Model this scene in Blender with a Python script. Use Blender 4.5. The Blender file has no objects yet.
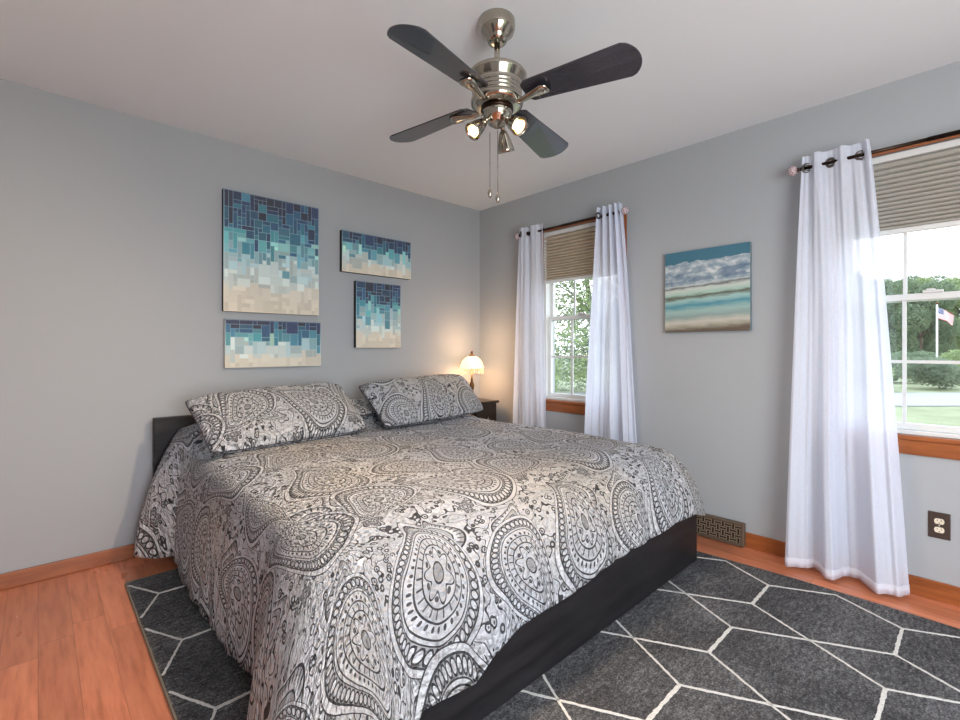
import bpy, math, random
from mathutils import Vector, Matrix, noise as mnoise
random.seed(7)
S = bpy.context.scene
COL = S.collection
PI = math.pi

# ------------------------------------------------------------------ camera
A = math.atan(500 / 470)
F = Vector((math.cos(A), math.sin(A), 0))          # view direction (level)
R = Vector((math.sin(A), -math.cos(A), 0))         # right of view
cam_d = bpy.data.cameras.new('camera'); cam = bpy.data.objects.new('camera', cam_d); COL.objects.link(cam)
cam.location = (0, 0, 1.15)
cam.rotation_euler = (PI / 2, 0, A - PI / 2)
cam_d.sensor_width = 36; cam_d.lens = 36 * 470 / 960
cam_d.shift_y = -(360 - 349) / 960
cam_d.clip_start = 0.05; cam_d.clip_end = 300
S.camera = cam
S.view_settings.view_transform = 'Standard'; S.view_settings.look = 'None'
S.view_settings.exposure = 0.47; S.view_settings.gamma = 1.0

# ------------------------------------------------------------------ world (bright, hazy summer sky)
w = bpy.data.worlds.new('world'); S.world = w; w.use_nodes = True
nt = w.node_tree; nt.nodes.clear()
bg = nt.nodes.new('ShaderNodeBackground'); wo = nt.nodes.new('ShaderNodeOutputWorld')
geo = nt.nodes.new('ShaderNodeNewGeometry'); sx = nt.nodes.new('ShaderNodeSeparateXYZ')
rp = nt.nodes.new('ShaderNodeValToRGB')
rp.color_ramp.elements[0].color = (0.93, 0.93, 1, 1); rp.color_ramp.elements[1].color = (0.70, 0.80, 1, 1)
rp.color_ramp.elements[0].position = 0.05; rp.color_ramp.elements[1].position = 0.8
tc = nt.nodes.new('ShaderNodeTexCoord')
nt.links.new(tc.outputs['Generated'], sx.inputs[0]); nt.links.new(sx.outputs['Z'], rp.inputs[0])
nt.links.new(rp.outputs[0], bg.inputs[0]); nt.links.new(bg.outputs[0], wo.inputs[0])
SKY = 3.4
bg.inputs[1].default_value = SKY

# ------------------------------------------------------------------ room numbers
XL, XR, YF, YB, ZC = -1.25, 3.005, -1.7, 3.20, 2.44

def portal(loc, rot, sx_, sy_):
    l = bpy.data.lights.new('daylight_portal', 'AREA'); l.shape = 'RECTANGLE'; l.size = sx_; l.size_y = sy_
    l.energy = 1; l.cycles.is_portal = True
    o = bpy.data.objects.new('daylight_portal', l); COL.objects.link(o); o.location = loc; o.rotation_euler = rot
portal((XR + .17, 2.08, 1.41), (0, PI / 2, 0), 1.36, .70)
portal((XR + .17, .15, 1.41), (0, PI / 2, 0), 1.36, .70)
portal((.6, YF - .17, 1.25), (-PI / 2, 0, 0), 2.9, 2.0)  # portal for the added rear window

# unseen soft fill light, added behind the camera to brighten the room evenly
l = bpy.data.lights.new('fill_light', 'AREA'); l.shape = 'SQUARE'; l.size = 1.5; l.energy = 60; l.color = (.95, .975, 1)
o = bpy.data.objects.new('fill_light', l); COL.objects.link(o); o.location = (.35, -1.45, 1.15); o.rotation_euler = Vector((.60, .78, .04)).to_track_quat('-Z', 'Y').to_euler()

# ================================================================== helpers
class MB:
    def __init__(s): s.v = []; s.f = []; s.m = []; s.uv = None; s.sm = []
    def add(s, v, f, mi=0, smooth=False):
        b = len(s.v); s.v += [tuple(p) for p in v]
        for q in f: s.f.append(tuple(b + i for i in q)); s.m.append(mi); s.sm.append(smooth)
    def box(s, a, b, mi=0, M=None):
        x0, y0, z0 = a; x1, y1, z1 = b
        v = [Vector(p) for p in ((x0,y0,z0),(x1,y0,z0),(x1,y1,z0),(x0,y1,z0),(x0,y0,z1),(x1,y0,z1),(x1,y1,z1),(x0,y1,z1))]
        if M: v = [M @ p for p in v]
        s.add(v, [(0,3,2,1),(4,5,6,7),(0,1,5,4),(1,2,6,5),(2,3,7,6),(3,0,4,7)], mi)
    def lathe(s, prof, n=32, M=None, mi=0, smooth=True, close=True):
        v = []; f = []
        for r, z in prof:
            for k in range(n):
                a = 2 * PI * k / n; v.append(Vector((r * math.cos(a), r * math.sin(a), z)))
        for i in range(len(prof) - 1):
            for k in range(n):
                k2 = (k + 1) % n; f.append((i*n+k, i*n+k2, (i+1)*n+k2, (i+1)*n+k))
        if close:
            if prof[0][0] > 1e-4: f.append(tuple(reversed(range(n))))
            if prof[-1][0] > 1e-4: f.append(tuple((len(prof)-1)*n + k for k in range(n)))
        if M: v = [M @ p for p in v]
        s.add(v, f, mi, smooth)
    def tube(s, pts, r, n=10, mi=0):
        pts = [Vector(p) for p in pts]; v = []; f = []
        for i, p in enumerate(pts):
            d = (pts[min(i+1, len(pts)-1)] - pts[max(i-1, 0)]).normalized()
            u = d.orthogonal().normalized() if i == 0 else (u - d * u.dot(d)).normalized()
            w_ = d.cross(u); rr = r[i] if isinstance(r, (list, tuple)) else r
            for k in range(n):
                a = 2*PI*k/n; v.append(p + (u*math.cos(a) + w_*math.sin(a))*rr)
        for i in range(len(pts)-1):
            for k in range(n):
                k2 = (k+1) % n; f.append((i*n+k, i*n+k2, (i+1)*n+k2, (i+1)*n+k))
        f.append(tuple(reversed(range(n)))); f.append(tuple((len(pts)-1)*n+k for k in range(n)))
        s.add(v, f, mi, True)
    def prism(s, outline, z0, z1, M=None, mi=0):
        n = len(outline)
        v = [Vector((x, y, z0)) for x, y in outline] + [Vector((x, y, z1)) for x, y in outline]
        if M: v = [M @ p for p in v]
        f = [tuple(reversed(range(n))), tuple(range(n, 2*n))] + [(k, (k+1) % n, n+(k+1) % n, n+k) for k in range(n)]
        s.add(v, f, mi)
    def build(s, name, mats, parent=None, bevel=0, seg=2, loc=None):
        me = bpy.data.meshes.new(name); me.from_pydata(s.v, [], s.f)
        if not isinstance(mats, (list, tuple)): mats = [mats]
        for m in mats: me.materials.append(m)
        me.polygons.foreach_set('material_index', s.m); me.polygons.foreach_set('use_smooth', s.sm)
        me.update()
        o = bpy.data.objects.new(name, me); COL.objects.link(o)
        if parent: o.parent = parent
        if loc: o.location = loc
        if bevel:
            b = o.modifiers.new('bevel', 'BEVEL'); b.width = bevel; b.segments = seg; b.limit_method = 'ANGLE'
        return o

def tag(o, label=None, cat=None, group=None, kind=None):
    if label: o['label'] = label
    if cat: o['category'] = cat
    if group: o['group'] = group
    if kind: o['kind'] = kind
    return o
def empty(name, loc=(0,0,0), rz=0):
    o = bpy.data.objects.new(name, None); COL.objects.link(o); o.location = loc; o.rotation_euler = (0, 0, rz); return o
def grid_obj(name, P, mat, parent=None, UV=None, closed=False, solid=0, flip=False):
    """P[i][j] points -> smooth sheet with metre UVs"""
    n, m = len(P), len(P[0])
    v = [tuple(p) for row in P for p in row]; f = []
    for i in range(n-1):
        for j in range(m-1):
            q = (i*m+j, i*m+j+1, (i+1)*m+j+1, (i+1)*m+j); f.append(q[::-1] if flip else q)
    me = bpy.data.meshes.new(name); me.from_pydata(v, [], f)
    if UV:
        ul = me.uv_layers.new(name='UVMap'); flat = [q for row in UV for q in row]; d = []
        for p in me.polygons:
            for vi in p.vertices: d += flat[vi]
        ul.data.foreach_set('uv', d)
    me.materials.append(mat); me.polygons.foreach_set('use_smooth', [True]*len(f)); me.update()
    o = bpy.data.objects.new(name, me); COL.objects.link(o)
    if parent: o.parent = parent
    if solid:
        s = o.modifiers.new('thick', 'SOLIDIFY'); s.thickness = solid; s.offset = -1
    return o
def sm(a, b, x):
    t = max(0, min(1, (x-a)/(b-a))); return t*t*(3-2*t)
def lerp(a, b, t): return a + (b-a)*t
def spline(pts, t):
    """Catmull-Rom through tuples, t in 0..1 over the index range"""
    n = len(pts)-1; x = t*n; i = min(int(x), n-1); u = x-i
    p0, p1, p2, p3 = pts[max(i-1,0)], pts[i], pts[i+1], pts[min(i+2,n)]
    return [0.5*((2*b)+(-a+c)*u+(2*a-5*b+4*c-d)*u*u+(-a+3*b-3*c+d)*u**3) for a,b,c,d in zip(p0,p1,p2,p3)]
def srgb(r, g, b):
    q = lambda c: ((c/255+0.055)/1.055)**2.4 if c > 10 else c/255/12.92
    return (q(r), q(g), q(b), 1)

# ------------------------------------------------------------------ node maths
NT = None
class N:
    def __init__(s, x): s.x = x
    def _o(s, op, o=None, r=False):
        n = NT.nodes.new('ShaderNodeMath'); n.operation = op
        ins = [s, o] if not r else [o, s]
        for k, q in enumerate(ins):
            if q is None: continue
            q = q.x if isinstance(q, N) else q
            if isinstance(q, (int, float)): n.inputs[k].default_value = q
            else: NT.links.new(q, n.inputs[k])
        return N(n.outputs[0])
    def __add__(s, o): return s._o('ADD', o)
    __radd__ = __add__
    def __sub__(s, o): return s._o('SUBTRACT', o)
    def __rsub__(s, o): return s._o('SUBTRACT', o, True)
    def __mul__(s, o): return s._o('MULTIPLY', o)
    __rmul__ = __mul__
    def __truediv__(s, o): return s._o('DIVIDE', o)
    def gt(s, o): return s._o('GREATER_THAN', o)
    def lt(s, o): return s._o('LESS_THAN', o)
    def mod(s, o): return s._o('FLOORED_MODULO', o)
    def frac(s): return s._o('FRACT')
    def abs(s): return s._o('ABSOLUTE')
    def sqrt(s): return s._o('SQRT')
    def sin(s): return s._o('SINE')
    def cos(s): return s._o('COSINE')
    def mx(s, o): return s._o('MAXIMUM', o)
    def mn(s, o): return s._o('MINIMUM', o)
    def atan2(s, o): return s._o('ARCTAN2', o)
def mixf(a, b, t):
    n = NT.nodes.new('ShaderNodeMix'); n.data_type = 'FLOAT'
    for k, q in ((0, t), (2, a), (3, b)):
        q = q.x if isinstance(q, N) else q
        if isinstance(q, (int, float)): n.inputs[k].default_value = q
        else: NT.links.new(q, n.inputs[k])
    return N(n.outputs[0])
def ramp(fac, stops, const=False):
    n = NT.nodes.new('ShaderNodeValToRGB'); e = n.color_ramp.elements
    if const: n.color_ramp.interpolation = 'CONSTANT'
    while len(e) < len(stops): e.new(0.5)
    for k, (p, c) in enumerate(stops):
        e[k].position = p; e[k].color = c if isinstance(c, tuple) else (c, c, c, 1)
    NT.links.new(fac.x if isinstance(fac, N) else fac, n.inputs[0]); return n.outputs[0]
def vec(x, y, z=0):
    n = NT.nodes.new('ShaderNodeCombineXYZ')
    for k, q in enumerate((x, y, z)):
        q = q.x if isinstance(q, N) else q
        if isinstance(q, (int, float)): n.inputs[k].default_value = q
        else: NT.links.new(q, n.inputs[k])
    return n.outputs[0]
def coords(kind='Object', scale=None):
    t = NT.nodes.new('ShaderNodeTexCoord'); o = t.outputs[kind]
    if scale:
        m = NT.nodes.new('ShaderNodeMapping'); m.inputs['Scale'].default_value = scale; NT.links.new(o, m.inputs[0]); o = m.outputs[0]
    return o
def sep(o):
    n = NT.nodes.new('ShaderNodeSeparateXYZ'); NT.links.new(o, n.inputs[0]); return N(n.outputs[0]), N(n.outputs[1]), N(n.outputs[2])
def noise(co, scale=5, detail=3, rough=.5, out=0):
    n = NT.nodes.new('ShaderNodeTexNoise'); n.inputs['Scale'].default_value = scale; n.inputs['Detail'].default_value = detail
    n.inputs['Roughness'].default_value = rough
    if co is not None: NT.links.new(co, n.inputs['Vector'])
    return N(n.outputs[out])
def voro(co, scale=5, out='Distance', feat='F1'):
    n = NT.nodes.new('ShaderNodeTexVoronoi'); n.feature = feat; n.inputs['Scale'].default_value = scale
    NT.links.new(co, n.inputs['Vector']); return N(n.outputs[out])
def mixc(a, b, t, mode='MIX'):
    n = NT.nodes.new('ShaderNodeMix'); n.data_type = 'RGBA'; n.blend_type = mode
    for k, q in ((0, t), (6, a), (7, b)):
        q = q.x if isinstance(q, N) else q
        if isinstance(q, (int, float, tuple)): n.inputs[k].default_value = q
        else: NT.links.new(q, n.inputs[k])
    return n.outputs[2]
def new_mat(name, col=(.5,.5,.5,1), rough=.5, metal=0, spec=None, emis=None, es=0, coat=0):
    """Returns material with its tree active; every material gets a faint procedural tone variation"""
    global NT
    m = bpy.data.materials.new(name); m.use_nodes = True; NT = m.node_tree
    b = NT.nodes['Principled BSDF']; b.inputs['Base Color'].default_value = col; b.inputs['Roughness'].default_value = rough
    b.inputs['Metallic'].default_value = metal
    if spec is not None: b.inputs['Specular IOR Level'].default_value = spec
    if emis: b.inputs['Emission Color'].default_value = emis; b.inputs['Emission Strength'].default_value = es
    if coat: b.inputs['Coat Weight'].default_value = coat
    return m, b
def link(o, i): NT.links.new(o.x if isinstance(o, N) else o, i)
def bump(b, h, strength=.3, dist=.01):
    n = NT.nodes.new('ShaderNodeBump'); n.inputs['Strength'].default_value = strength; n.inputs['Distance'].default_value = dist
    link(h, n.inputs['Height']); NT.links.new(n.outputs[0], b.inputs['Normal'])
def speck(name, col, rough=.5, amt=.06, scale=30, **k):
    m, b = new_mat(name, col, rough, **k)
    n = noise(coords(), scale, 3)
    c2 = tuple(min(1, c*(1-2*amt)) for c in col[:3])+(1,)
    link(mixc(c2, col, n), b.inputs['Base Color']); return m

# ================================================================== materials
def paint(name, col, bs=.05):
    m, b = new_mat(name, col, .65, spec=.25)
    bump(b, noise(coords(), 260, 2), bs, .002); return m
M_wall = paint('wall_paint', srgb(163, 167, 171))
M_ceil = paint('ceiling_paint', srgb(224, 230, 235))

def wood(name, dark, light, rough=.3, axis='Y', freq=14, spec=.5, coat=0):
    m, b = new_mat(name, light, rough, spec=spec, coat=coat)
    sc = {'X': (1.2, freq, freq), 'Y': (freq, 1.2, freq), 'Z': (freq, freq, 1.2)}[axis]
    n = noise(coords('Object', sc), 2.2, 6, .62); n2 = noise(coords('Object', tuple(q*5 for q in sc)), 3, 2)
    link(ramp(n*.8+n2*.2, [(.32, dark), (.68, light)]), b.inputs['Base Color'])
    bump(b, n2, .08, .002); return m
M_trim = wood('honey_oak_trim', srgb(120, 66, 34), srgb(168, 98, 54), .3, 'Y')
M_trimx = wood('honey_oak_trim_x', srgb(122, 68, 38), srgb(166, 98, 58), .3, 'X')
M_trimz = wood('honey_oak_trim_z', srgb(120, 66, 34), srgb(168, 98, 54), .3, 'Z')
M_black = wood('black_brown_wood', srgb(20, 19, 21), srgb(42, 40, 42), .46, 'X', 10, spec=.22)
M_blacks = wood('espresso_wood', srgb(34, 28, 26), srgb(52, 42, 38), .35, 'X', 10)

# floor planks running along Y
m, b = new_mat('cherry_floor', rough=.3, spec=.5); M_floor = m
x, y, z = sep(coords())
PWD = .105
row = (x/PWD); rid = row._o('FLOOR'); off = (rid*12.9898).sin()*43758.5; off = off.frac()
yy = (y/1.25)+off; cid = yy._o('FLOOR')
rnd = ((rid*78.233+cid*37.719).sin()*43758.5453).frac()
gx = (row.frac()-.5).abs().gt(.488); gy = (yy.frac()-.5).abs().gt(.4985)
gap = gx.mx(gy)
gr = noise(vec(x*16+rnd*40, y*1.5+rnd*9, 0), 2.2, 6, .6)
bl = noise(vec(x*3, y*1.2, 0), 1.7, 3)
kn = noise(vec(x*22+rnd*7, y*1.6, 3), 1.6, 5, .7)
c = ramp(gr, [(.25, srgb(168, 98, 68)), (.5, srgb(204, 126, 92)), (.8, srgb(220, 146, 110))])
tone = ramp(rnd, [(0, .76), (.5, .94), (1, 1.12)])
c = mixc(c, tone, 1.0, 'MULTIPLY')
c = mixc(c, srgb(104, 58, 42), (kn-.64).mx(0)*2.2)
sp = voro(vec(x, y, 0), 7)
c = mixc(c, srgb(70, 36, 26), sp.lt(.009)*.8)
c = mixc(c, srgb(72, 38, 26), gap*.35)
link(c, b.inputs['Base Color']); link(mixf(.24, .34, bl), b.inputs['Roughness'])
bump(b, 1-gap, .25, .002)

# rug
m, b = new_mat('charcoal_pile', rough=.95, spec=.1); M_rug = m
n1 = noise(coords(), 160, 3, .8); n2 = noise(coords('Object', (1, 3, 1)), 28, 4, .7); n3 = noise(coords(), 4, 2)
link(ramp(n1*.55+n2*.3+n3*.15, [(.36, srgb(46, 46, 48)), (.5, srgb(92, 92, 94)), (.64, srgb(158, 158, 160))]), b.inputs['Base Color'])
bump(b, n1+n2, .9, .012)
m, b = new_mat('white_pile', rough=.95, spec=.1); M_rugw = m
n1 = noise(coords(), 200, 3, .8); link(ramp(n1, [(.3, srgb(190, 188, 184)), (.7, srgb(240, 239, 236))]), b.inputs['Base Color']); bump(b, n1, .6, .006)
M_rugb = speck('rug_binding', srgb(120, 112, 100), .9)

# paisley cotton
TW, TH = .80, .96
def motif(u, v, val, cx, cy, sc, rot, flip, big=True):
    du = (u-(cx-TW/2)).mod(TW)-TW/2; dv = (v-(cy-TH/2)).mod(TH)-TH/2
    c_, s_ = math.cos(rot)/sc, math.sin(rot)/sc
    X = du*c_+dv*s_; Y = (dv*c_-du*s_)*flip
    Yb = Y-(X+.25)*(X+.25)*.42+.12
    p = Yb/(.66-X*.36).mx(.05)
    d = (X*X+p*p).sqrt(); th = p.atan2(X)/(2*PI)
    inside = d.lt(1.08)
    if big:
        base = ramp(d/1.1, [(0,.45),(.10,.04),(.125,.82),(.36,.04),(.385,.78),(.50,.05),(.52,.92),(.645,.05),(.665,.85),(.70,.04),(.715,.60),(.88,.05),(.905,.95),(.965,.05)], True)
        base = N(base)
        n = 52
        fr = (th*n).frac()*2-1; q = fr*fr+((d-.885)/.085)*((d-.885)/.085)
        bead = (q-.80).abs().lt(.30); bin_ = q.lt(.5)
        bandm = (d-.885).abs().lt(.085)
        base = mixf(base, mixf(mixf(.5, .92, bin_), .04, bead), bandm)
        fr2 = (th*34).frac()-.5; dot = (fr2*fr2*9+((d-.625)/.055)*((d-.625)/.055)).lt(.42)
        base = mixf(base, .08, dot)
        # centre bloom
        pet = (th*(2*PI*7)).cos()*.075+.29
        pl = (d-pet).abs().lt(.016); base = mixf(base, .03, pl)
        fr3 = (th*7).frac()-.5; ad = (fr3*fr3*16+((d-.30)/.05)*((d-.30)/.05)).lt(.5); base = mixf(base, .10, ad)
        hat = ((th*22).frac()-.5).abs().lt(.10)*(d-.475).abs().lt(.05); base = mixf(base, .10, hat)
    else:
        base = N(ramp(d/1.1, [(0,.08),(.14,.85),(.30,.05),(.34,.6),(.52,.05),(.57,.93),(.74,.55),(.86,.04),(.92,.93)], True))
        fr = (th*22).frac()-.5; base = mixf(base, .06, fr.abs().lt(.13)*(d-.84).abs().lt(.10))
    return mixf(val, base, inside)
def flower(u, v, val, cx, cy, sc, k=6):
    du = ((u-(cx-TW/2)).mod(TW)-TW/2)/sc; dv = ((v-(cy-TH/2)).mod(TH)-TH/2)/sc
    d = (du*du+dv*dv).sqrt(); th = dv.atan2(du)
    e = d/(.78+(th*k).cos()*.2)
    return mixf(val, N(ramp(e, [(0,.7),(.22,.03),(.34,.55),(.55,.04),(.64,.35),(.84,.02),(.96,.9)], True)), e.lt(1.06))
def paisley(name, warm=.5):
    m, b = new_mat(name, rough=.85, spec=.15)
    uvn = NT.nodes.new('ShaderNodeUVMap'); co = uvn.outputs[0]
    wn = NT.nodes.new('ShaderNodeTexNoise'); wn.inputs['Scale'].default_value = 5; wn.inputs['Detail'].default_value = 1
    NT.links.new(co, wn.inputs['Vector'])
    sc_ = NT.nodes.new('ShaderNodeSeparateColor'); NT.links.new(wn.outputs['Color'], sc_.inputs[0])
    u0, v0, _ = sep(co); u0 = u0*1.16; v0 = v0*1.16
    u = u0+(N(sc_.outputs[0])-.5)*.035; v = v0+(N(sc_.outputs[1])-.5)*.035
    cc = vec(u, v, 0)
    # ground: white with meandering vines, tiny leaves and dots
    vn = noise(cc, 6.5, 2, .5)
    f = (vn*9).frac(); val = mixf(.88, .05, (f-.5).abs().lt(.055)); val = mixf(val, .68, f.gt(.76)*f.lt(.9))
    vd = voro(cc, 26); val = mixf(val, .06, (vd-.30).abs().lt(.07)*vn.gt(.44)); val = mixf(val, .12, vd.lt(.13))
    vd2 = voro(cc, 60); val = mixf(val, .2, vd2.lt(.17)*vn.lt(.5))
    for fl in ((.42,.06,.045,6),(.06,.52,.05,5),(.74,.50,.045,7),(.40,.86,.04,5),(.44,.44,.05,6),(.78,.02,.04,6)): val = flower(u, v, val, *fl)
    for q in ((.24,.30,.115,2.2,-1),(.58,.26,.10,.6,1),(.08,.80,.11,1.2,1),(.72,.74,.105,4.2,-1),(.30,.62,.09,5.4,1),(.52,.60,.085,3.4,-1)):
        val = motif(u, v, val, *q, False)
    for q in ((.17,.17,.235,1.15,1),(.60,.07,.20,-.7,-1),(.18,.70,.215,-1.9,-1),(.60,.66,.245,2.0,1)):
        val = motif(u, v, val, *q, True)
    val = val*.98+noise(co, 90, 2)*.10
    wt = noise(co, 1.3, 1)
    light = mixc(srgb(242, 246, 255), srgb(248, 243, 238), (wt-.42)*4*warm)
    link(mixc(srgb(16, 15, 20), light, val), b.inputs['Base Color'])
    # hand-quilted puckers
    mp = NT.nodes.new('ShaderNodeMapping'); mp.inputs['Scale'].default_value = (1, 1.35, 1); NT.links.new(co, mp.inputs[0])
    q1 = voro(mp.outputs[0], 58); q2 = noise(mp.outputs[0], 60, 3, .6)
    bump(b, q1*.5+q2*1.0, 1.0, .075)
    return m
M_pais = paisley('paisley_cotton', 1.0)

M_bump = None
m, b = new_mat('mattress_cloth', (.7,.7,.7,1), .9); M_matt = m; bump(b, noise(coords(), 60), .2)

# metals, glass, plastic
def metal(name, col, rough):
    m, b = new_mat(name, col, rough, metal=1); link(mixf(rough*.8, rough*1.3, noise(coords(), 40)), b.inputs['Roughness']); return m
M_nick = metal('brushed_nickel', srgb(176, 170, 158), .13)
M_bronze = metal('dark_bronze', srgb(60, 48, 42), .35)
M_brass = metal('aged_brass', srgb(98, 72, 44), .35)
M_grom = metal('pewter_grommet', srgb(110, 105, 104), .3)
M_vent = speck('bronze_vent', srgb(96, 82, 68), .5)
M_weave = speck('bronze_weave', srgb(140, 124, 104), .5)
M_vhole = speck('vent_dark', srgb(22, 19, 17), .8)
M_blade = wood('charcoal_blade', srgb(34, 35, 42), srgb(50, 50, 60), .2, 'X', 12, coat=.5)
M_vinyl = speck('white_vinyl', srgb(212, 213, 212), .35, .02)
m, b = new_mat('window_glass', (1,1,1,1), 0); M_glass = m
NT.nodes.remove(b); gl = NT.nodes.new('ShaderNodeBsdfGlossy'); gl.inputs['Roughness'].default_value = .02
trn = NT.nodes.new('ShaderNodeBsdfTransparent'); mx_ = NT.nodes.new('ShaderNodeMixShader'); mx_.inputs[0].default_value = .05
tint = noise(coords(), 1.2); link(ramp(tint, [(0, (.94,.97,.95,1)), (1, (.97,.98,.98,1))]), trn.inputs[0])
NT.links.new(trn.outputs[0], mx_.inputs[1]); NT.links.new(gl.outputs[0], mx_.inputs[2]); NT.links.new(mx_.outputs[0], NT.nodes['Material Output'].inputs[0])
def cloth_sheer(name, col, tr, op, weave=True):
    m, b = new_mat(name, col, .9, spec=.1)
    tl = NT.nodes.new('ShaderNodeBsdfTranslucent'); tl.inputs[0].default_value = col
    tp = NT.nodes.new('ShaderNodeBsdfTransparent'); a = NT.nodes.new('ShaderNodeMixShader'); c = NT.nodes.new('ShaderNodeMixShader')
    a.inputs[0].default_value = tr
    NT.links.new(b.outputs[0], a.inputs[1]); NT.links.new(tl.outputs[0], a.inputs[2])
    n = noise(coords('Object', (1, 1, 8)), 40, 3); n2 = noise(coords('Object', (12, 12, 1)), 30, 2)
    link((n*.12+n2*.10)+(op-.11), c.inputs[0])
    NT.links.new(tp.outputs[0], c.inputs[1]); NT.links.new(a.outputs[0], c.inputs[2]); NT.links.new(c.outputs[0], NT.nodes['Material Output'].inputs[0])
    return m
M_sheer = cloth_sheer('sheer_white_cloth', srgb(232, 238, 252), .38, .90)
M_hem = cloth_sheer('sheer_white_hem', srgb(240, 241, 250), .45, .97)
M_shade1 = cloth_sheer('beige_shade_cloth', srgb(196, 182, 163), .25, 1.2)
M_shade2 = cloth_sheer('grey_shade_cloth', srgb(182, 178, 170), .25, 1.2)
m, b = new_mat('crackle_glass', srgb(205, 175, 180), .15, spec=.6); M_crack = m
link(ramp(voro(coords(), 90, 'Distance', 'DISTANCE_TO_EDGE'), [(0, srgb(235, 225, 228)), (.12, srgb(150, 122, 128))]), b.inputs['Base Color'])

# ================================================================== shell
def struct(o): o['kind'] = 'structure'; return o
g = MB(); g.box((XL-.15, YF-.15, -.12), (XR+.15, YB+.15, 0)); struct(g.build('floor', M_floor))
g = MB(); g.box((XL-.15, YF-.15, ZC), (XR+.15, YB+.15, ZC+.12)); struct(g.build('ceiling', M_ceil))
g = MB(); g.box((XL-.15, YB, 0), (XR+.15, YB+.15, ZC)); struct(g.build('wall_back', M_wall))
g = MB(); g.box((XL-.15, YF, 0), (XL, YB, ZC)); struct(g.build('wall_left', M_wall))
def holed(g, holes, a0, a1, z0, z1, place):
    """cells of a wall between a0..a1 leaving rectangular holes (a, b, zlo, zhi) sorted along a"""
    cur = a0
    for (h0, h1, zl, zh) in holes:
        place(g, cur, h0, z0, z1); place(g, h0, h1, z0, zl); place(g, h0, h1, zh, z1); cur = h1
    place(g, cur, a1, z0, z1)
W1, W2 = (1.74, 2.44), (-.20, .50)        # window openings along y
WZ = (.745, 2.098)
g = MB(); holed(g, [(W2[0], W2[1], *WZ), (W1[0], W1[1], *WZ)], YF-.15, YB, 0, ZC, lambda g, a, b_, z0, z1: g.box((XR, a, z0), (XR+.15, b_, z1)))
struct(g.build('wall_right', M_wall))
W3 = (-.85, 2.05); W3Z = (.35, 2.2)  # unseen rear opening, added to let more daylight into the room
g = MB(); holed(g, [(W3[0], W3[1], *W3Z)], XL-.15, XR, 0, ZC, lambda g, a, b_, z0, z1: g.box((a, YF-.15, z0), (b_, YF, z1)))
struct(g.build('wall_front', M_wall))
def basebd(name, prof_fn, mat):
    g = MB(); prof_fn(g); struct(g.build(name, mat, bevel=.004))
BH = .078
basebd('baseboard_back', lambda g: g.box((XL, YB-.013, 0), (XR-.014, YB, BH)), M_trimx)
basebd('baseboard_right', lambda g: (g.box((XR-.013, YF, 0), (XR, .95, BH+.008)), g.box((XR-.013, .95, 0), (XR, YB, BH))), M_trim)
basebd('baseboard_left', lambda g: g.box((XL, YF, 0), (XL+.013, YB-.014, BH)), M_trim)
basebd('baseboard_front', lambda g: g.box((XL+.014, YF, 0), (XR-.014, YF+.013, BH)), M_trimx)

def window(name, w, y0, z0, z1, loc, rz=0, cols=3):
    """double-hung unit; local x into the wall (outwards), y along it; origin on the inner wall face"""
    t = empty(name, loc, rz); struct(t); h = w/2
    fr = .024
    g = MB()    # vinyl frame in the opening
    for a, b_ in (((.002,-h,z0),(.10,-h+fr,z1)), ((.002,h-fr,z0),(.10,h,z1)), ((.002,-h+fr,z0),(.10,h-fr,z0+fr*.8)), ((.036,-h+fr,z1-fr),(.10,h-fr,z1))): g.box(a, b_)
    g.build('window_frame', M_vinyl, t, bevel=.003)
    zm = (z0+z1)/2-.03; i = h-fr
    def sash(nm, xa, za, zb, rows):
        g = MB(); s_ = .025
        g.box((xa,-i,za),(xa+.03,-i+s_,zb)); g.box((xa,i-s_,za),(xa+.03,i,zb)); g.box((xa,-i+s_,za),(xa+.03,i-s_,za+s_*1.2)); g.box((xa,-i+s_,zb-s_*1.2),(xa+.03,i-s_,zb))
        sa = g.build(nm, M_vinyl, t, bevel=.002)
        g = MB(); a0, a1, b0, b1 = -i+s_, i-s_, za+s_*1.2, zb-s_*1.2
        for k in range(1, cols): yy_ = a0+(a1-a0)*k/cols; g.box((xa+.009, yy_-.0075, b0), (xa+.021, yy_+.0075, b1))
        for k in range(1, rows): zz = b0+(b1-b0)*k/rows; g.box((xa+.0095, a0, zz-.0075), (xa+.0205, a1, zz+.0075))
        g.build('muntin_grid', M_vinyl, sa)
        g = MB(); g.box((xa+.013, a0, b0), (xa+.017, a1, b1)); g.build('pane', M_glass, sa)
        return sa
    sash('upper_sash', .066, zm-.012, z1-fr, 2)
    lo = sash('lower_sash', .034, z0+fr*.8, zm+.022, 2)
    g = MB(); g.box((.02, -.035, zm+.022), (.045, .035, zm+.034)); g.box((.012, -.008, zm+.030), (.04, .022, zm+.040)); g.build('sash_lock', M_vinyl, lo, bevel=.002)
    g = MB(); cw = .046   # wood casing, sill and apron
    ch_ = .026; g.box((-.012,-h-cw,z0),(.0,-h,z1+ch_)); g.box((-.012,h,z0),(0,h+cw,z1+ch_)); g.build('casing', M_trimz, t, bevel=.002)
    g = MB(); g.box((-.0125,-h,z1),(0,h,z1+ch_)); g.build('head_casing', M_trim, t, bevel=.002)
    g = MB(); g.box((-.03,-h-cw-.02,z0-.022),(.02,h+cw+.02,z0)); g.build('sill', M_trim, t, bevel=.006, seg=3)
    g = MB(); g.box((-.014,-h-cw,z0-.092),(0,h+cw,z0-.022)); g.build('apron', M_trim, t, bevel=.002)
    return t
window('window_1', W1[1]-W1[0], 0, WZ[0], WZ[1], (XR, sum(W1)/2, 0))
window('window_2', W2[1]-W2[0], 0, WZ[0], WZ[1], (XR, sum(W2)/2, 0))
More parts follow.
